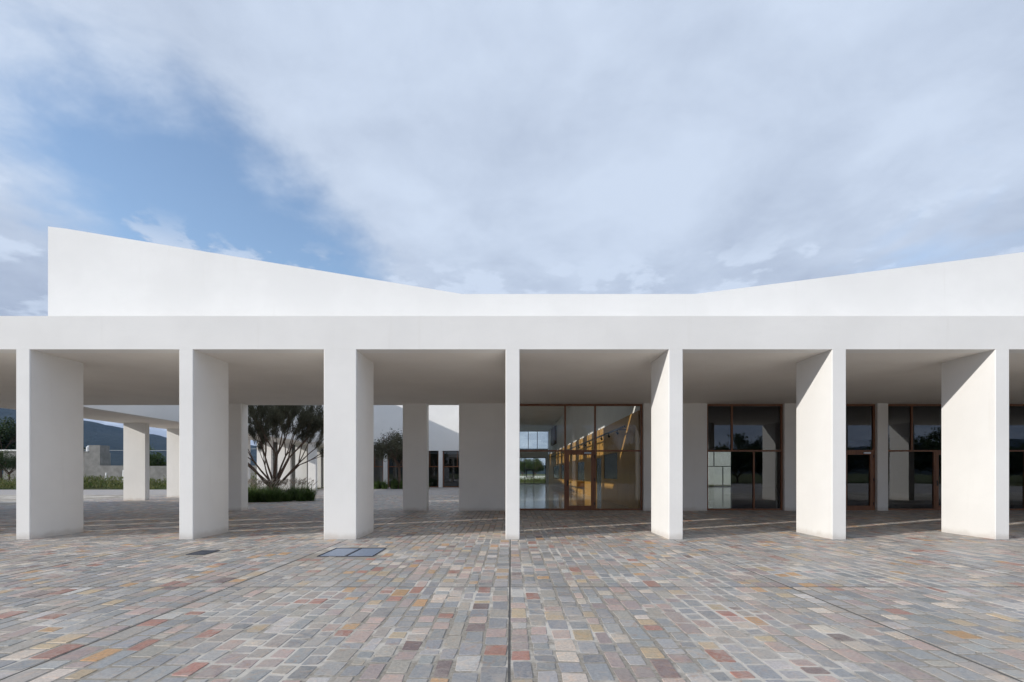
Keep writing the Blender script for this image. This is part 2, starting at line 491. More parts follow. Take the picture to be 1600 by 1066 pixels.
for s in near:
    v, f = stone_shape(*s, True)
    me = bpy.data.meshes.new('paving_stone'); me.from_pydata(v, [], f); me.update()
    a = me.color_attributes.new('stone', 'FLOAT_COLOR', 'POINT'); c = stone_colour()
    a.data.foreach_set('color', np.tile([*c, 1], len(v)).astype(np.float32))
    link('paving_stone', me, 'paving_stone', plaza)
V, Fc, C = [], [], []
for s in rest:
    v, f = stone_shape(*s, s[2] < 9)
    b = len(V); V += v; Fc += [tuple(b + i for i in q) for q in f]; C += [(*stone_colour(), 1)] * len(v)
me = bpy.data.meshes.new('paving_field'); me.from_pydata(V, [], Fc); me.update()
a = me.color_attributes.new('stone', 'FLOAT_COLOR', 'POINT'); a.data.foreach_set('color', np.array(C, dtype=np.float32).reshape(-1))
tag(link('paving_field', me, 'paving_stone', plaza), kind='stuff')
for x in JX: box('expansion_joint', 'joint_filler', plaza, x - .010, x + .010, 1.7, 19.5, BED - .01, -.0015)
for y in JY[1:3]: box('expansion_joint', 'joint_filler', plaza, -26, 26, y - .017, y + .017, BED - .01, -.0025)

# ------------------------------------------------------------------ front building
FY = 11.0                                                    # portico front
ZS, ZT = 4.328, 5.086                                        # soffit, fascia top
BY = 19.5                                                    # rear line of the portico
bld = empty('portico_building', 'long white plaster building with a row of deep columns and folded parapet above paved plaza', 'building', loc=(0, FY, 0))
def B(o):                                                    # keep world coordinates under the moved Empty
    o.matrix_parent_inverse = Matrix.Translation(-Vector(o.parent.location)); return o
def bbox(name, mat, *a, parent=None): return B(box(name, mat, parent or bld, *a))
for k, xr in enumerate(COLS):
    w = .745 if k == 12 else .321
    B(MB().prism(chamfer(xr - w, xr, FY, FY + 1.39), -.03, ZS - .001).build('column', 'plaster', bld))
bbox('roof_slab', 'plaster_soffit', -50.0, 30.0, FY + .36, 20.0, ZS, ZT - .12)
B(MB().prism([(-50.0, FY), (30.0, FY), (30.0, FY + .358), (-50.0, FY + .358)], ZS, ZT).build('fascia', 'plaster', bld))
PY = FY + 1.4
def pz(x, y): X, Z = px(x, y, PY); return (round(X, 3), round(Z, 3))
par = [(pz(75, 354)[0], ZT - .115), (34.0, ZT - .115), (34.0, 9.6), pz(1600, 394), pz(1086, 459.5), pz(722, 459.5), pz(104, 357.5), pz(75, 354)]
B(MB().wallpoly(par, PY, PY + .34).build('parapet_wall', 'plaster_parapet', bld))
x0 = par[0][0]
bbox('parapet_return', 'plaster_parapet', x0, x0 + .34, PY + .343, 19.9, ZT - .115, 7.7)
# rear piers and walls of the portico
for a, b in ((-12.0, -10.87), (-4.36, -3.39)):
    B(MB().prism(chamfer(a, b, BY, BY + .5), -.03, ZS - .001).build('pier', 'plaster', bld))
B(MB().prism(chamfer(-2.09, .10, BY, BY + .4), -.03, ZS - .001).build('wall', 'plaster', bld))
B(MB().prism(chamfer(5.36, 7.93, BY, BY + .4), -.03, ZS - .001).build('wall', 'plaster', bld))
PIERS = [(11.05, 11.53), (14.80, 15.24), (18.50, 18.95), (22.20, 22.65), (25.90, 26.35)]
for a, b in PIERS: B(MB().prism(chamfer(a, b, BY, BY + .4), -.03, ZS - .001).build('pier', 'plaster', bld))
bbox('wall', 'plaster', 26.36, 30.0, BY + .05, BY + .4, -.03, ZS - .001)

# glazing
GY = BY + .16
def window(x0, x1, z0, z1, vbars=(), hbars=(), gm='glass', y=GY, fw=.075, parent=None, cells=None, mat='frame_wood'):
    """frame with bars; panes fill the given cells (x0,x1,z0,z1)"""
    m = MB(); d0, d1 = y - .045, y + .045
    m.box(x0, x0 + fw, d0, d1, z0, z1).box(x1 - fw, x1, d0, d1, z0, z1)
    m.box(x0 + fw, x1 - fw, d0, d1, z0, z0 + fw).box(x0 + fw, x1 - fw, d0, d1, z1 - fw, z1)
    for (zz, a, b) in hbars: m.box(a, b, d0 + .004, d1 - .004, zz - fw * .45, zz + fw * .45)
    for (xx, a, b) in vbars: m.box(xx - fw * .45, xx + fw * .45, d0 + .007, d1 - .007, a, b)
    w = B(m.build('window', mat, parent or bld))
    for c in cells:
        p = MB(); p.v = [(c[0], y, c[2]), (c[1], y, c[2]), (c[1], y, c[3]), (c[0], y, c[3])]; p.f = [(0, 1, 2, 3)]
        p.build('pane', gm, w)
    return w
def door(x0, x1, z0, z1, gm='glass', y=GY, hinge='right', st=.13):
    m = MB(); d0, d1 = y - .05, y + .05
    m.box(x0, x0 + st, d0, d1, z0, z1).box(x1 - st, x1, d0, d1, z0, z1)
    m.box(x0 + st, x1 - st, d0, d1, z0, z0 + st).box(x0 + st, x1 - st, d0, d1, z1 - st, z1)
    dr = B(m.build('door', 'frame_wood', bld))
    p = MB(); p.v = [(x0 + st, y, z0 + st), (x1 - st, y, z0 + st), (x1 - st, y, z1 - st), (x0 + st, y, z1 - st)]; p.f = [(0, 1, 2, 3)]
    p.build('pane', gm, dr)
    hx = x0 + st * .5 if hinge == 'right' else x1 - st * .5
    h = MB().box(hx - .02, hx + .02, d0 - .012, d0 - .001, 1.0, 1.22).tube((hx, d0 - .012, 1.12), (hx, d0 - .06, 1.12), .011, .011).tube((hx, d0 - .06, 1.12), (hx + (.13 if hinge == 'right' else -.13), d0 - .06, 1.12), .011, .011)
    h.build('handle', 'black_metal', dr)
    gx = x1 + .004 if hinge == 'right' else x0 - .004
    for zz in (.28, 1.25, 2.2):
        MB().tube((gx, d0 - .015, zz - .06), (gx, d0 - .015, zz + .06), .016, .016).build('hinge', 'black_metal', dr)
    c = MB().box(x1 - .42, x1 - .14, d0 - .05, d0 - .001, z1 - .085, z1 - .03); c.build('door_closer', 'steel', dr)
    return dr
ZG = 4.318; TR = 2.42
window(.115, 5.345, .0, ZG, vbars=((2.21, .06, ZG - .06), (3.43, .06, ZG - .06)), hbars=((TR, .175, 2.18), (TR, 2.24, 3.40), (TR, 3.46, 5.285)),
       cells=((.175, 2.183, .06, TR - .027), (.175, 2.183, TR + .027, ZG - .06), (2.237, 3.403, TR + .027, ZG - .06), (3.457, 5.285, .06, TR - .027), (3.457, 5.285, TR + .027, ZG - .06)))
door(2.240, 3.400, .062, TR - .03)
# right-hand bays
def bay(a, b, um, lower):
    cells = [(a + .06, um - .027, TR + .027, ZG - .06), (um + .027, b - .06, TR + .027, ZG - .06)]
    vb = [(um, TR, ZG - .06)]
    if lower[0] == 'fixed':
        lm = lower[1]; vb.append((lm, .06, TR)); cells += [(a + .06, lm - .027, .06, TR - .027), (lm + .027, b - .06, .06, TR - .027)]
    else:
        d0, d1 = lower[1], lower[2]
        if d0 - a > .3: vb.append((d0 - .03, .06, TR)); cells.append((a + .06, d0 - .057, .06, TR - .027))
        door(d0, d1, .062, TR - .03, 'glass_dark')
    window(a, b, .0, ZG, vbars=vb, hbars=((TR, a + .06, b - .06),), gm='glass_dark', cells=cells)
bay(7.94, 11.04, 8.99, ('fixed', 9.88))
bay(11.54, 14.79, 13.49, ('door', 13.53, 14.72))
bay(15.25, 18.49, 16.30, ('door', 17.24, 18.42))
bay(18.96, 22.19, 20.00, ('fixed', 20.90))
bay(22.66, 25.89, 23.70, ('door', 24.60, 25.82))

# hall behind the big glazing
HX0, HX1, HY1, HZ = -1.70, 5.30, 68.0, 7.5
bbox('hall_floor', 'polished_floor', -1.698, 5.33, BY + .05, HY1 + .3, -.08, .004)
bbox('hall_ceiling', 'plaster_inside', -.10, 5.63, 20.05, HY1 + .4, HZ, HZ + .35)
bbox('hall_ceiling', 'plaster_inside', -2.09, -1.66, 20.05, HY1 + .4, HZ, HZ + .35)
for a, b in zip([20.05] + [27 + 8 * i for i in range(6)], [21.5] + [28 + 8 * i for i in range(6)]): bbox('roof_beam', 'plaster_inside', -1.659, -.101, a, b, HZ + .001, HZ + .349)
bbox('added_skylight_curb', 'plaster_inside', -1.76, -1.66, 21.5, 68.0, HZ + .352, HZ + .68)  # roof slot hidden from the camera, added to let more skylight into the hall
bbox('added_skylight_curb', 'plaster_inside', -.10, .0, 21.5, 68.0, HZ + .352, HZ + .68)
p = MB(); p.v = [(-1.7, 21.5, HZ + .67), (-.06, 21.5, HZ + .67), (-.06, 68, HZ + .67), (-1.7, 68, HZ + .67)]; p.f = [(0, 1, 2, 3)]; B(p.build('added_skylight_pane', 'glass', bld))
window(-1.69, 5.29, 5.10, HZ - .005, vbars=((.05, 5.15, 7.4), (1.8, 5.15, 7.4), (3.55, 5.15, 7.4)), y=20.15, fw=.10, cells=((-1.6, 5.2, 5.19, 7.4),))
# left wall with clerestory openings: built from butted pieces
WZ0, WZ1 = 5.45, 7.30
wins = [(23.9 + 3.9 * i, 26.1 + 3.9 * i) for i in range(10)]
bbox('hall_wall', 'plaster_inside', -2.09, HX0, 19.91, HY1, 4.0, WZ0)
bbox('hall_wall', 'plaster_inside', -2.09, HX0, 19.91, 20.6, -.03, 3.999)
for i in range(13):                                       # unseen glazed flank towards the courtyard, added to brighten the hall
    y0_ = 20.6 + 3.65 * i
    bbox('added_flank_pier', 'plaster_inside', -2.09, HX0, y0_ + 3.2, min(y0_ + 3.65, HY1), -.03, 3.999)
    p = MB(); p.v = [(-1.9, y0_, .0), (-1.9, y0_ + 3.2, .0), (-1.9, y0_ + 3.2, 3.999), (-1.9, y0_, 3.999)]; p.f = [(0, 1, 2, 3)]
    B(p.build('added_flank_pane', 'glass', bld))
bbox('hall_wall', 'plaster_inside', -2.09, HX0, 20.05, HY1, WZ1, HZ - .002)
ys = [20.05] + [e for w in wins for e in w] + [HY1]
for a, b in zip(ys[0::2], ys[1::2]): bbox('hall_wall', 'plaster_inside', -2.09, HX0, a, b, WZ0 + .001, WZ1 - .001)
for a, b in wins: bbox('clerestory_mullion', 'black_metal', -1.95, -1.85, (a + b) / 2 + .25, (a + b) / 2 + .37, WZ0, WZ1)
# right wall: white above, ochre plywood below, with a door and serving hatches let into it
OZ = 4.10
bbox('hall_wall', 'plaster_inside', HX1 + .05, HX1 + .33, 19.91, HY1, -.03, HZ - .002)
OPEN = [(23.9, 27.4, 1.22, 2.55, 'picture'), (28.1, 29.8, .0, 2.42, 'door'), (34.6, 38.2, .95, 2.35, 'hatch'), (43.5, 50.5, .95, 2.35, 'hatch'), (53.0, 60.0, .95, 2.35, 'hatch')]
y = 19.95; edges = [19.95, 21.7, 23.9, 27.4, 28.1, 29.8, 32.2, 34.6, 36.4, 38.2, 40.8, 43.5, 47.0, 50.5, 53.0, 56.5, 60.0, 63.5, 67.2]
for a, b in zip(edges, edges[1:]):
    hit = [o for o in OPEN if o[0] <= a + .01 and o[1] >= b - .01]
    spans = [(.0, OZ)]
    if hit: spans = [(.0, hit[0][2]), (hit[0][3], OZ)]
    for z0, z1 in spans:
        if z1 - z0 > .05: bbox('wall_panel', 'ochre_panel', HX1 - .03, HX1 + .045, a + .006, b - .006, z0 + .006, z1)
for a, b, z0, z1, kind in OPEN:
    bbox({'picture': 'dark_screen', 'door': 'inner_door', 'hatch': 'serving_hatch'}[kind], 'dark_glass_body', HX1 + .0, HX1 + .046, a + .01, b - .01, z0 + .008, z1 - .002)
bbox('counter', 'ochre_panel', HX1 - .55, HX1 - .035, 34.6, 60.0, .55, .93)
# end wall: glazed above and below a white band
bbox('hall_wall', 'plaster_inside', HX0, HX1 + .03, HY1, HY1 + .3, 3.75, 4.9)
bbox('hall_wall', 'plaster_inside', 4.98, HX1 + .04, HY1, HY1 + .3, .0, 3.748)
window(HX0 + .01, HX1 + .03, 4.91, HZ - .01, vbars=((2.48, 4.95, HZ - .05), (3.75, 4.95, HZ - .05), (1.2, 4.95, HZ - .05), (-.1, 4.95, HZ - .05)), y=HY1 + .1, fw=.09, mat='black_metal', cells=((HX0 + .08, HX1 - .05, 4.95, HZ - .06),))
window(HX0 + .01, 4.97, .01, 3.74, vbars=((2.0, .05, 3.7), (3.27, .05, 3.7), (.7, .05, 3.7)), y=HY1 + .1, fw=.09, mat='black_metal', cells=((HX0 + .08, 4.9, .05, 3.7),))
m = MB()
for a, b, c, d in ((2.15, 3.2, .95, 1.07), (2.15, 3.2, 1.95, 2.07), (2.15, 2.27, 1.071, 1.949), (3.08, 3.2, 1.071, 1.949)): m.box(a, b, HY1 - .05, HY1 + .02, c, d)
B(m.build('door_pull', 'black_metal', bld))
for yy in (56.3, 58.2, 60.1): bbox('wall_slat', 'brown_panel', HX1 - .25, HX1 + .048, yy, yy + .9, 5.0, 7.1)

# rooms on the right
bbox('room_floor', 'polished_floor', 5.64, 30.0, BY + .05, 54.3, -.08, .003)
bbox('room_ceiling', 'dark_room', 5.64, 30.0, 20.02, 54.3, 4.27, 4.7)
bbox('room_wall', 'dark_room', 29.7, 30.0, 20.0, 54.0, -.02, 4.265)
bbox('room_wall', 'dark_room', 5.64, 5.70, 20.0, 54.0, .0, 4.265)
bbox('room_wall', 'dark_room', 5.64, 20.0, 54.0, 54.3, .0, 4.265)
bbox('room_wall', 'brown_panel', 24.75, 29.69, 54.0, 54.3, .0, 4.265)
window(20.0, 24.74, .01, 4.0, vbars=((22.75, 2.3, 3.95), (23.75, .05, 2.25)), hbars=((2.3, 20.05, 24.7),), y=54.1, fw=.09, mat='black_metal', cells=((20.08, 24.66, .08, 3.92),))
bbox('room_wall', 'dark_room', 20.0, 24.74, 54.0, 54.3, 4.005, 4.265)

# things fixed in the hall
tr = MB().box(4.78, 4.84, 20.4, 60, 3.46, 3.53)
tr_o = empty('track_light', 'black ceiling track with spotlights running along the ochre hall wall', 'track light', loc=(4.81, 20.4, 3.46))
B(tr.build('rail', 'black_metal', tr_o))
for i in range(9):
    yy = 21.8 + i * 1.9 if i < 6 else 34 + (i - 6) * 5
    B(MB().tube((4.81, yy, 3.46), (4.81, yy, 3.36), .02, .02).tube((4.81, yy - .09, 3.30), (4.81, yy + .10, 3.36), .05, .05, 10).build('spotlight', 'black_metal', tr_o))
for yy in (22, 34, 46, 58): B(MB().box(4.79, 5.27, yy, yy + .04, 3.47, 3.52).build('bracket', 'black_metal', tr_o))

# ------------------------------------------------------------------ left wing
wing = empty('courtyard_wing', 'white wing with a tall blank inner wall and deep columns left of the courtyard tree', 'building', loc=(-20.2, 20, 0))
def wbox(name, mat, *a): return B(box(name, mat, wing, *a))
wbox('roof_slab', 'plaster_soffit', -21.95, -18.502, 20.003, 64.0, ZS, ZT)
tw = MB()
P8 = [(20.0, ZS), (64.0, ZS), (64.0, 12.0), (50.0, 11.3), (20.0, 9.2)]
b = len(tw.v); n = len(P8)
tw.v += [(-18.50, y, z) for y, z in P8] + [(-18.12, y, z) for y, z in P8]
tw.f += [tuple(range(n))[::-1], tuple(range(n, 2 * n))] + [(i, (i + 1) % n, n + (i + 1) % n, n + i) for i in range(n)]
bm = bmesh.new(); me = tw.mesh('tall_wall'); bm.from_mesh(me); bmesh.ops.recalc_face_normals(bm, faces=bm.faces); bm.to_mesh(me); bm.free()
B(link('tall_wall', me, 'plaster', wing))
for yy in (27.0, 30.4, 34.0, 37.6, 41.2, 44.8, 48.4, 52.0, 55.6, 59.2):
    B(MB().prism(chamfer(-21.65, -20.42, yy, yy + .32), -.03, ZS - .001).build('column', 'plaster', wing))
for yy in (43.0, 46.6, 50.2, 53.8):
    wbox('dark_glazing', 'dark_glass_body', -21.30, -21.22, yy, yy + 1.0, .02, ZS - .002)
for yy, xa, xb in ((42.0, -17.62, -16.95), (46.2, -17.62, -16.95)):
    B(MB().prism(chamfer(xa, xb, yy, yy + .34), -.03, 4.20).build('column', 'plaster', wing))
wbox('canopy', 'plaster', -18.118, -16.3, 41.6, 51.9, 4.201, 4.9)

# ------------------------------------------------------------------ building across the courtyard
back = empty('courtyard_hall', 'white hall across the courtyard with a big blank wall over dark glazing and slim pillars', 'building', loc=(-9, 52, 0))
def kbox(name, mat, *a): return B(box(name, mat, back, *a))
kbox('upper_wall', 'plaster', -18.115, -2.095, 52.0, 52.5, 3.95, 13.0)
for xx in (-16.7, -13.72, -10.74, -7.77, -4.8):
    kbox('pillar', 'plaster', xx, xx + .42, 52.0, 52.42, -.03, 3.949)
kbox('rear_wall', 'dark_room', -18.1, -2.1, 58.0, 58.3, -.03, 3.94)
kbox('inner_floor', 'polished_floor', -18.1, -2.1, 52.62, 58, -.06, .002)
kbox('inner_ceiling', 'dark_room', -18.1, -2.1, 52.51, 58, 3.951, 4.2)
for xx in (-16.26, -13.28, -10.30, -7.33):
    a, b_ = xx + .02, xx + 2.5
    m = MB(); y0, y1 = 52.28, 52.36
    m.box(a, a + .09, y0, y1, 0, 3.93).box(b_ - .09, b_, y0, y1, 0, 3.93).box(a + .09, b_ - .09, y0, y1, 2.2, 2.29).box(a + .09, b_ - .09, y0, y1, 0, .1)
    m.box(a + 1.5, a + 1.56, y0 + .005, y1 - .005, 2.29, 3.93)
    w = B(m.build('window', 'frame_wood', back))
    p = MB(); p.v = [(a + .09, 52.32, .1), (b_ - .09, 52.32, .1), (b_ - .09, 52.32, 3.93), (a + .09, 52.32, 3.93)]; p.f = [(0, 1, 2, 3)]; p.build('pane', 'glass_dark', w)

# white wall behind the right-hand rooms
w = MB().box(14, 46, 66, 66.3, -.08, 5.2).build('garden_wall', 'plaster')
tag(w, 'bright white wall seen through the far glazed end of the dark rooms', 'wall')

# ------------------------------------------------------------------ covers in the plaza
dc = empty('drain_cover', 'pair of square steel recessed covers side by side in the paving', 'cover', loc=(-2.99, 9.2, 0))
x0, x1, y0, y1 = -3.50, -2.49, 8.72, 9.68; xm = (x0 + x1) / 2
m = MB()
for a, b in ((x0, x0 + .018), (xm - .018, xm + .018), (x1 - .018, x1)): m.box(a, b, y0, y1, -.03, .010)
for a, b in ((y0, y0 + .018), (y1 - .018, y1)):
    m.box(x0 + .018, xm - .018, a, b, -.03, .0095).box(xm + .018, x1 - .018, a, b, -.03, .0095)
B(m.build('frame', 'dark_plate', dc))
for a, b in ((x0 + .028, xm - .028), (xm + .028, x1 - .028)):
    B(MB().box(a, b, y0 + .026, y1 - .026, -.03, .0025).build('plate', 'cover_plate', dc))
sc_ = empty('inspection_cover', 'small dark metal inspection cover set alone in the paving', 'cover', loc=(-5.83, 9.15, 0))
m = MB(); a0, a1, b0, b1 = -6.0, -5.66, 8.92, 9.40
m.box(a0, a0 + .014, b0, b1, -.03, .008).box(a1 - .014, a1, b0, b1, -.03, .008).box(a0 + .014, a1 - .014, b0, b0 + .014, -.03, .0075).box(a0 + .014, a1 - .014, b1 - .014, b1, -.03, .0075)
B(m.build('frame', 'dark_plate', sc_)); B(MB().box(a0 + .018, a1 - .018, b0 + .018, b1 - .018, -.03, .004).build('plate', 'dark_plate', sc_))

# ------------------------------------------------------------------ trees
def grow(p, d, length, rad, depth, rnd, mb, tips, spread, up, split, seg=3, shrink=.72, k=6):
    p, d = Vector(p), Vector(d).normalized()
    r = rad
    for i in range(seg):
        d2 = (d + Vector((rnd.uniform(-1, 1), rnd.uniform(-1, 1), rnd.uniform(-1, 1))) * .13 + Vector((0, 0, up))).normalized()
        q = p + d2 * (length / seg); r2 = r * (.86 if depth else .7)
        mb.tube(p, q, r, r2, k if rad > .03 else 4)
        if depth <= 1: tips.append((p.copy(), q.copy()))
        p, d, r = q, d2, r2
    if depth <= 0: return
    for i in range(split):
        ax = d.orthogonal().normalized(); ax = Matrix.Rotation(rnd.uniform(0, 2 * math.pi), 3, d) @ ax
        nd = Matrix.Rotation(rnd.uniform(.35, 1.0) * spread, 3, ax) @ d
        grow(p, nd, length * rnd.uniform(.62, .88), r * shrink, depth - 1, rnd, mb, tips, spread, up, split, seg, shrink, k)

# feathery courtyard tree: many stems from one low fork
rt = random.Random(5)
tree = empty('courtyard_tree', 'feathery multi-stemmed tree rising from the grass bed in the courtyard', 'tree', loc=(-13.25, 27, 0))
mb, tips = MB(), []
mb.tube((0, 0, -.1), (.02, 0, .42), .19, .17, 9); mb.tube((.02, 0, .42), (.05, 0, .85), .17, .15, 9)
stems = [(-1.25, .15, .62, .085), (-.95, -.35, 1.25, .075), (-.55, .5, 1.5, .07), (-.02, -.2, 1.6, .10), (.25, .45, 1.5, .07), (.75, -.3, 1.25, .10), (1.15, .3, 1.15, .075), (.5, -.6, 1.4, .06), (-.5, -.7, 1.3, .06), (1.0, .8, 1.2, .06), (-1.0, .8, 1.1, .06)]
for x, y, z, r_ in stems:
    grow((.04 + x * .08, y * .08, .62 + .12 * z), (x, y, z), 1.75, r_, 3, rt, mb, tips, .62, .055, 3)
B(mb.build('trunk', 'bark', tree)); tree.children[0].matrix_parent_inverse = Matrix()
A = np.array([(*a, *b) for a, b in tips]); nt = len(A)
NL = 72000
idx = rng.integers(0, nt, NL); tt = rng.random(NL)
P0 = A[idx, :3] * (1 - tt[:, None]) + A[idx, 3:] * tt[:, None] + rng.normal(0, .075, (NL, 3))
D = unit(unit(A[idx, 3:] - A[idx, :3]) * 1.1 + np.array([0, 0, .55]) + rng.normal(0, .24, (NL, 3)))
keep = P0[:, 2] > 1.9 + .4 * rng.random(NL); P0, D = P0[keep], D[keep]; NL = len(P0)
quads('crown', leaf_quads(P0, D, rng.uniform(.12, .30, NL), rng.uniform(.010, .021, NL)), 'leaf_grey', tree, rng.uniform(.65, 1.3, NL))

def round_tree(seed, h, w, mat, nl, trunk_h=.32, leaf=.16):
    """returns trunk mesh, crown mesh for a broad-leaved tree of height h and crown width w"""
    rr = random.Random(seed); mb, tips = MB(), []
    th = h * trunk_h
    mb.tube((0, 0, -.2), (.03, .02, th * .55), h * .028, h * .022, 7); mb.tube((.03, .02, th * .55), (0, 0, th), h * .022, h * .018, 7)
    for i in range(6):
        a = i * 1.05 + rr.uniform(-.3, .3)
        grow((0, 0, th * rr.uniform(.75, 1)), (math.cos(a) * w * .5, math.sin(a) * w * .5, h * rr.uniform(.35, .7)), h * .27, h * .012, 2, rr, mb, tips, .75, .03, 3, 2)
    # leaf clumps
    g = np.random.default_rng(seed); nc = 60
    cc = unit(g.normal(size=(nc, 3))) * (g.random((nc, 1)) ** .45)
    cc[:, 2] = np.where(cc[:, 2] < -.5, -.5, cc[:, 2])
    R = np.array([w * .46, w * .46, (h - th) * .50]); ctr = np.array([0, 0, th + (h - th) * .52])
    cc = cc * R + ctr
    i = g.integers(0, nc, nl)
    P0 = cc[i] + g.normal(0, 1, (nl, 3)) * np.array([w, w, h * .8]) * .062
    D = unit(g.normal(size=(nl, 3)) + np.array([0, 0, -.15]))
    o1 = mb.mesh('trunk'); o1.materials.append(M['bark'])
    q = leaf_quads(P0, D, g.uniform(.7, 1.4, nl) * leaf, g.uniform(.4, .7, nl) * leaf)
    o = quads('crown', q, mat, None, g.uniform(.6, 1.35, nl)); me = o.data; bpy.data.objects.remove(o)
    return o1, me
def put_tree(meshes, loc, rz, s, name, label, group=None):
    t_ = empty(name, label, 'tree', group, loc); t_.rotation_euler.z = rz; t_.scale = (s, s, s)
    for nm, me in zip(('trunk', 'crown'), meshes): link(nm, me, None, t_)
    return t_
T_small = round_tree(21, 5.6, 5.4, 'leaf_dark', 9000, .42, .15)
T_big = round_tree(22, 10, 9, 'leaf_dark', 12000, .22, .34)
T_mid = round_tree(23, 6.5, 6, 'leaf_mid', 8000, .22, .26)
T_row = round_tree(24, 7.5, 8, 'leaf_dark', 6000, .12, .42)
T_olive = round_tree(27, 5.6, 5.2, 'leaf_grey', 12000, .44, .15)
put_tree(T_olive, (-10.9, 47.2, 0), .5, .98, 'small_courtyard_tree', 'small round-headed tree before the dark glazing across the courtyard')
put_tree(T_small, (-60.2, 58.0, 0), 1.9, .72, 'young_tree', 'young tree on a thin trunk beyond the plaza by the white shed')
put_tree(T_big, (-93, 88, 0), .3, 1.15, 'big_tree', 'big dark tree rising behind the white shed')
put_tree(T_big, (-85, 92, 0), 2.3, .85, 'big_tree', 'dark tree of middle height at the edge of the big tree behind the white shed')
put_tree(T_mid, (-57, 76, 0), 1.3, .82, 'field_tree', 'light green tree behind the grey block wall next to the second wing column')
put_tree(T_mid, (-53.6, 80, 0), 3.3, .62, 'field_tree', 'low bushy light green tree behind the grey block wall')
put_tree(T_mid, (-66.5, 86, 0), .3, .62, 'field_tree', 'small tree behind the grey block house corner')
for i, (x, y, s) in enumerate(((3.5, 140, .95), (7.6, 150, 1.0), (12.2, 135, .72), (-1.5, 150, .8), (17, 150, .9))):
    put_tree(T_mid, (x, y, 0), i * 1.7, s, 'meadow_tree', 'green tree in the meadow seen through the far end of the hall', 'meadow trees beyond the hall')
for i in range(26):
    put_tree(T_row, (-26 + i * 5.3 + rt.uniform(-1, 1), -44 + rt.uniform(-4, 3), 0), rt.uniform(0, 6), rt.uniform(.8, 1.15), 'plaza_edge_tree', 'dark tree of the row mirrored in the glazing', 'row of trees along the plaza edge')

# ------------------------------------------------------------------ grasses
def blades(cx, cy, rx, ry, n, h0, h1, wd, lean):
    a = rng.random(n) * 2 * np.pi; r_ = np.sqrt(rng.random(n))
    tuft = rng.integers(0, max(8, n // 300), n); g = np.random.default_rng(3)
    nt_ = max(8, n // 300); ta = g.random(nt_) * 2 * np.pi; tr_ = np.sqrt(g.random(nt_))
    bx = cx + rx * tr_[tuft] * np.cos(ta[tuft]) + rng.normal(0, .10, n); by = cy + ry * tr_[tuft] * np.sin(ta[tuft]) + rng.normal(0, .06, n)
    hh = rng.uniform(h0, h1, n) * g.uniform(.55, 1.15, nt_)[tuft] * np.where(rng.random(n) < .06, 1.35, 1); la = rng.random(n) * 2 * np.pi; ll = rng.random(n) * lean * hh
    p = np.stack([bx, by, np.full(n, -.02)], 1); mid = p + np.stack([np.cos(la) * ll * .35, np.sin(la) * ll * .35, hh * .62], 1)
    tip = p + np.stack([np.cos(la) * ll, np.sin(la) * ll, hh * (1 - .25 * ll / np.maximum(hh, .01))], 1)
    s = np.stack([-np.sin(la), np.cos(la), np.zeros(n)], 1) * wd
    V1 = np.stack([p - s, p + s, mid + s * .8, mid - s * .8], 1); V2 = np.stack([mid - s * .8, mid + s * .8, tip + s * .1, tip - s * .1], 1)
    return np.concatenate([V1, V2]), tip
bed = empty('grass_bed', 'dark green ornamental grass with pale plumes around the courtyard tree trunk', 'grass bed', loc=(-13.3, 26.8, 0))
q, tips_ = blades(0, 0, 2.35, 1.75, 15000, .35, 1.05, .008, 1.5)
o = quads('grass_blades', q, 'grass', bed, rng.uniform(.6, 1.35, len(q))); tag(o, kind='stuff')
n = 520; a_ = rng.random(n) * 2 * np.pi; r_ = np.sqrt(rng.random(n)); pb = np.stack([2.2 * r_ * np.cos(a_), 1.6 * r_ * np.sin(a_), rng.uniform(.45, .72, n)], 1)
la = rng.normal(.2, .9, n); D = unit(np.stack([np.cos(la) * .55, np.sin(la) * .55, np.full(n, 1.0)], 1) + rng.normal(0, .15, (n, 3)))
st = leaf_quads(pb, D, np.full(n, .65), np.full(n, .007))
hd = leaf_quads(pb + D * .42, unit(D + np.array([.25, 0, -.1])), rng.uniform(.16, .30, n), rng.uniform(.03, .045, n))
o = quads('plumes', np.concatenate([st, hd]), 'plume', bed, rng.uniform(.7, 1.2, 2 * n)); tag(o, kind='stuff')
bed2 = empty('grass_bed', 'strip of low green grasses around the small round-headed courtyard tree', 'grass bed', loc=(-11.2, 47.4, 0))
q, _ = blades(0, 0, 3.6, .9, 6000, .3, 1.0, .014, .7)
tag(quads('grass_blades', q, 'grass', bed2, rng.uniform(.6, 1.4, len(q))), kind='stuff')
def weeds(x0, x1, y0, y1, n, hmax):
    nc = int((x1 - x0) * (y1 - y0) * .5); g = np.random.default_rng(8)
    cx, cy_, ch = g.uniform(x0, x1, nc), g.uniform(y0, y1, nc), g.uniform(.15, 1, nc) ** 1.6 * hmax
    i = g.integers(0, nc, n)
    P0 = np.stack([cx[i] + g.normal(0, .5, n), cy_[i] + g.normal(0, .5, n), g.random(n) * ch[i] * .8], 1)
    D = unit(np.stack([g.normal(0, .5, n), g.normal(0, .5, n), np.ones(n)], 1))
    return leaf_quads(P0, D, g.uniform(.12, .38, n), g.uniform(.03, .10, n)), g
q, g = weeds(-64, -22.5, 45.2, 57.5, 42000, 1.75)
o = quads('weeds', q, 'weed', None, g.uniform(.45, 1.3, len(q))); tag(o, 'rough green weeds growing between the plaza edge and grey block wall', 'weeds', kind='stuff')
q, g = weeds(-8, 22, 72, 100, 16000, 1.1)
o = quads('meadow', q, 'weed', None, g.uniform(.5, 1.3, len(q))); tag(o, 'green meadow grass beyond the far glazing of the hall', 'grass', kind='stuff')
n = 240; P0 = np.stack([-50.8 + rng.normal(0, .45, n), 54 + rng.normal(0, .4, n), .35 + rng.random(n) * .75], 1)
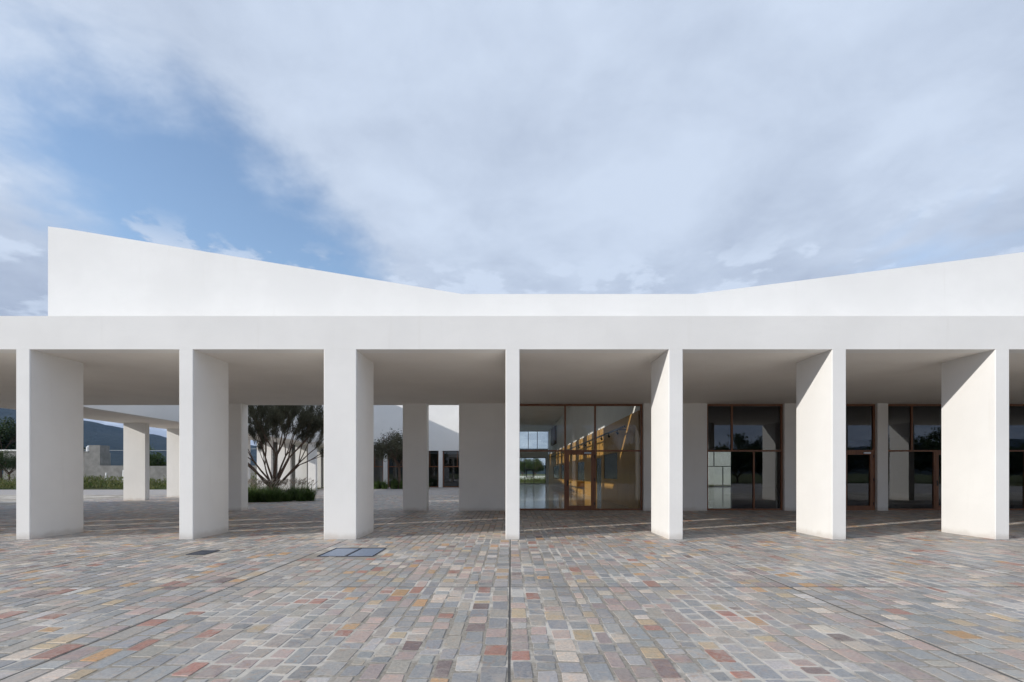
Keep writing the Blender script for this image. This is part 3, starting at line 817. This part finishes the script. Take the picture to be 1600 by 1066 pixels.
sh = empty('red_shrub', 'small shrub with red flowers before the grey block house', 'shrub', loc=(0, 0, 0))
quads('flowers', leaf_quads(P0, unit(rng.normal(size=(n, 3))), np.full(n, .14), np.full(n, .10)), 'flower_red', sh)
P1 = P0 * np.array([1, 1, .8]) + rng.normal(0, .12, P0.shape)
quads('foliage', leaf_quads(P1, unit(rng.normal(size=(n, 3))), np.full(n, .22), np.full(n, .1)), 'leaf_mid', sh)

# ------------------------------------------------------------------ beyond the plaza on the left
bw = empty('block_wall', 'long grey concrete block wall beyond the weeds', 'wall', loc=(-40, 58, 0))
for a, b, h in ((-51.9, -46.2, 2.45), (-46.2, -40.0, 2.40), (-40.0, -32, 2.5), (-32, -22, 2.45)):
    B(box('wall_section', 'concrete_block', bw, a + .16, b - .005, 58.0, 58.2, -.1, h))
    B(box('pilaster', 'concrete_block', bw, a, a + .155, 57.95, 58.25, -.1, h + .08))
bh = empty('block_house', 'grey concrete block house with a roof-top stair block beyond the weeds', 'house', loc=(-56, 60, 0))
B(box('wall', 'concrete_block', bh, -63, -51.0, 60, 61.6, -.1, 4.15)); B(box('stair_block', 'concrete_block', bh, -52.4, -51.05, 60.05, 61.5, 4.151, 5.02))
B(box('coping', 'concrete_block', bh, -63.05, -52.42, 59.95, 61.65, 4.152, 4.25))
tk = empty('water_tank', 'white water tank standing before the stair block of the grey house', 'tank', loc=(-52.75, 59.6, 4.25))
m = MB(); z = 4.26
for r0, r1, z0, z1 in ((.26, .27, 0, .08), (.25, .25, .08, .55), (.25, .10, .55, .68), (.10, .10, .68, .74)):
    m.tube((-52.75, 60.4, z + z0), (-52.75, 60.4, z + z1), r0, r1, 14)
B(m.build('tank_body', 'tank_white', tk))
tk.location = (-52.75, 60.4, 4.26); tk.children[0].matrix_parent_inverse = Matrix.Translation(-tk.location)
pl = empty('power_line', 'thin overhead wire strung between two wooden poles behind the block wall', 'power line', loc=(-50, 63, 0))
for xx in (-68.5, -33.5): B(MB().tube((xx, 68.5, -.1), (xx, 68.5, 5.6), .11, .08, 8).build('pole', 'wood_pole', pl))
m = MB()
for i in range(14):
    a, b = -68.5 + 35 * i / 14, -68.5 + 35 * (i + 1) / 14
    zz = lambda x: 4.75 + .35 * ((x + 51) / 17.5) ** 2
    m.tube((a, 68.5, zz(a)), (b, 68.5, zz(b)), .018, .018, 5)
B(m.build('wire', 'tank_white', pl))
for i, xx in enumerate((-49.7, -46.9, -44.9, -42.0, -36.4)):
    h = (1.3, 1.6, 1.9, 1.5, 1.4)[i]
    o = MB().box(xx - .05, xx + .05, 55.95, 56.05, -.1, h).tube((xx, 55.94, h - .1), (xx + .35, 55.4, .1), .03, .03, 5).build('fence_post', 'shed_white')
    tag(o, 'pale braced fence post standing in the weeds', 'fence post', 'fence posts in the weeds')
sd = empty('shed', 'open shed with a thin white roof at the left edge behind the young tree', 'shed', loc=(-73, 72, 0))
B(box('roof', 'shed_white', sd, -84, -69.2, 70, 77, 4.78, 4.95))
for xx in (-83, -76, -69.6):
    for yy in (70.4, 76.4): B(box('post', 'steel', sd, xx - .06, xx + .06, yy - .06, yy + .06, -.1, 4.779))
lw = box('meadow_wall', 'shed_white', None, -20, 40, 112, 112.2, -.1, .95)
tag(lw, 'low pale wall across the meadow seen through the hall', 'wall')

# ------------------------------------------------------------------ air
hz = MB().box(-3700, 3700, -3700, 3700, -62, 420).mesh('haze')
t = bpy.data.materials.new('haze'); t.use_nodes = True; t.node_tree.nodes.clear()
pv = t.node_tree.nodes.new('ShaderNodeVolumePrincipled'); pv.inputs['Density'].default_value = 0.6e-4
pv.inputs['Color'].default_value = (.45, .66, 1, 1); pv.inputs['Anisotropy'].default_value = .1
oo = t.node_tree.nodes.new('ShaderNodeOutputMaterial'); t.node_tree.links.new(pv.outputs[0], oo.inputs['Volume'])
hz.materials.append(t)
tag(link('haze', hz), 'thin bluish haze in the air before the distant hills', 'haze', kind='stuff')
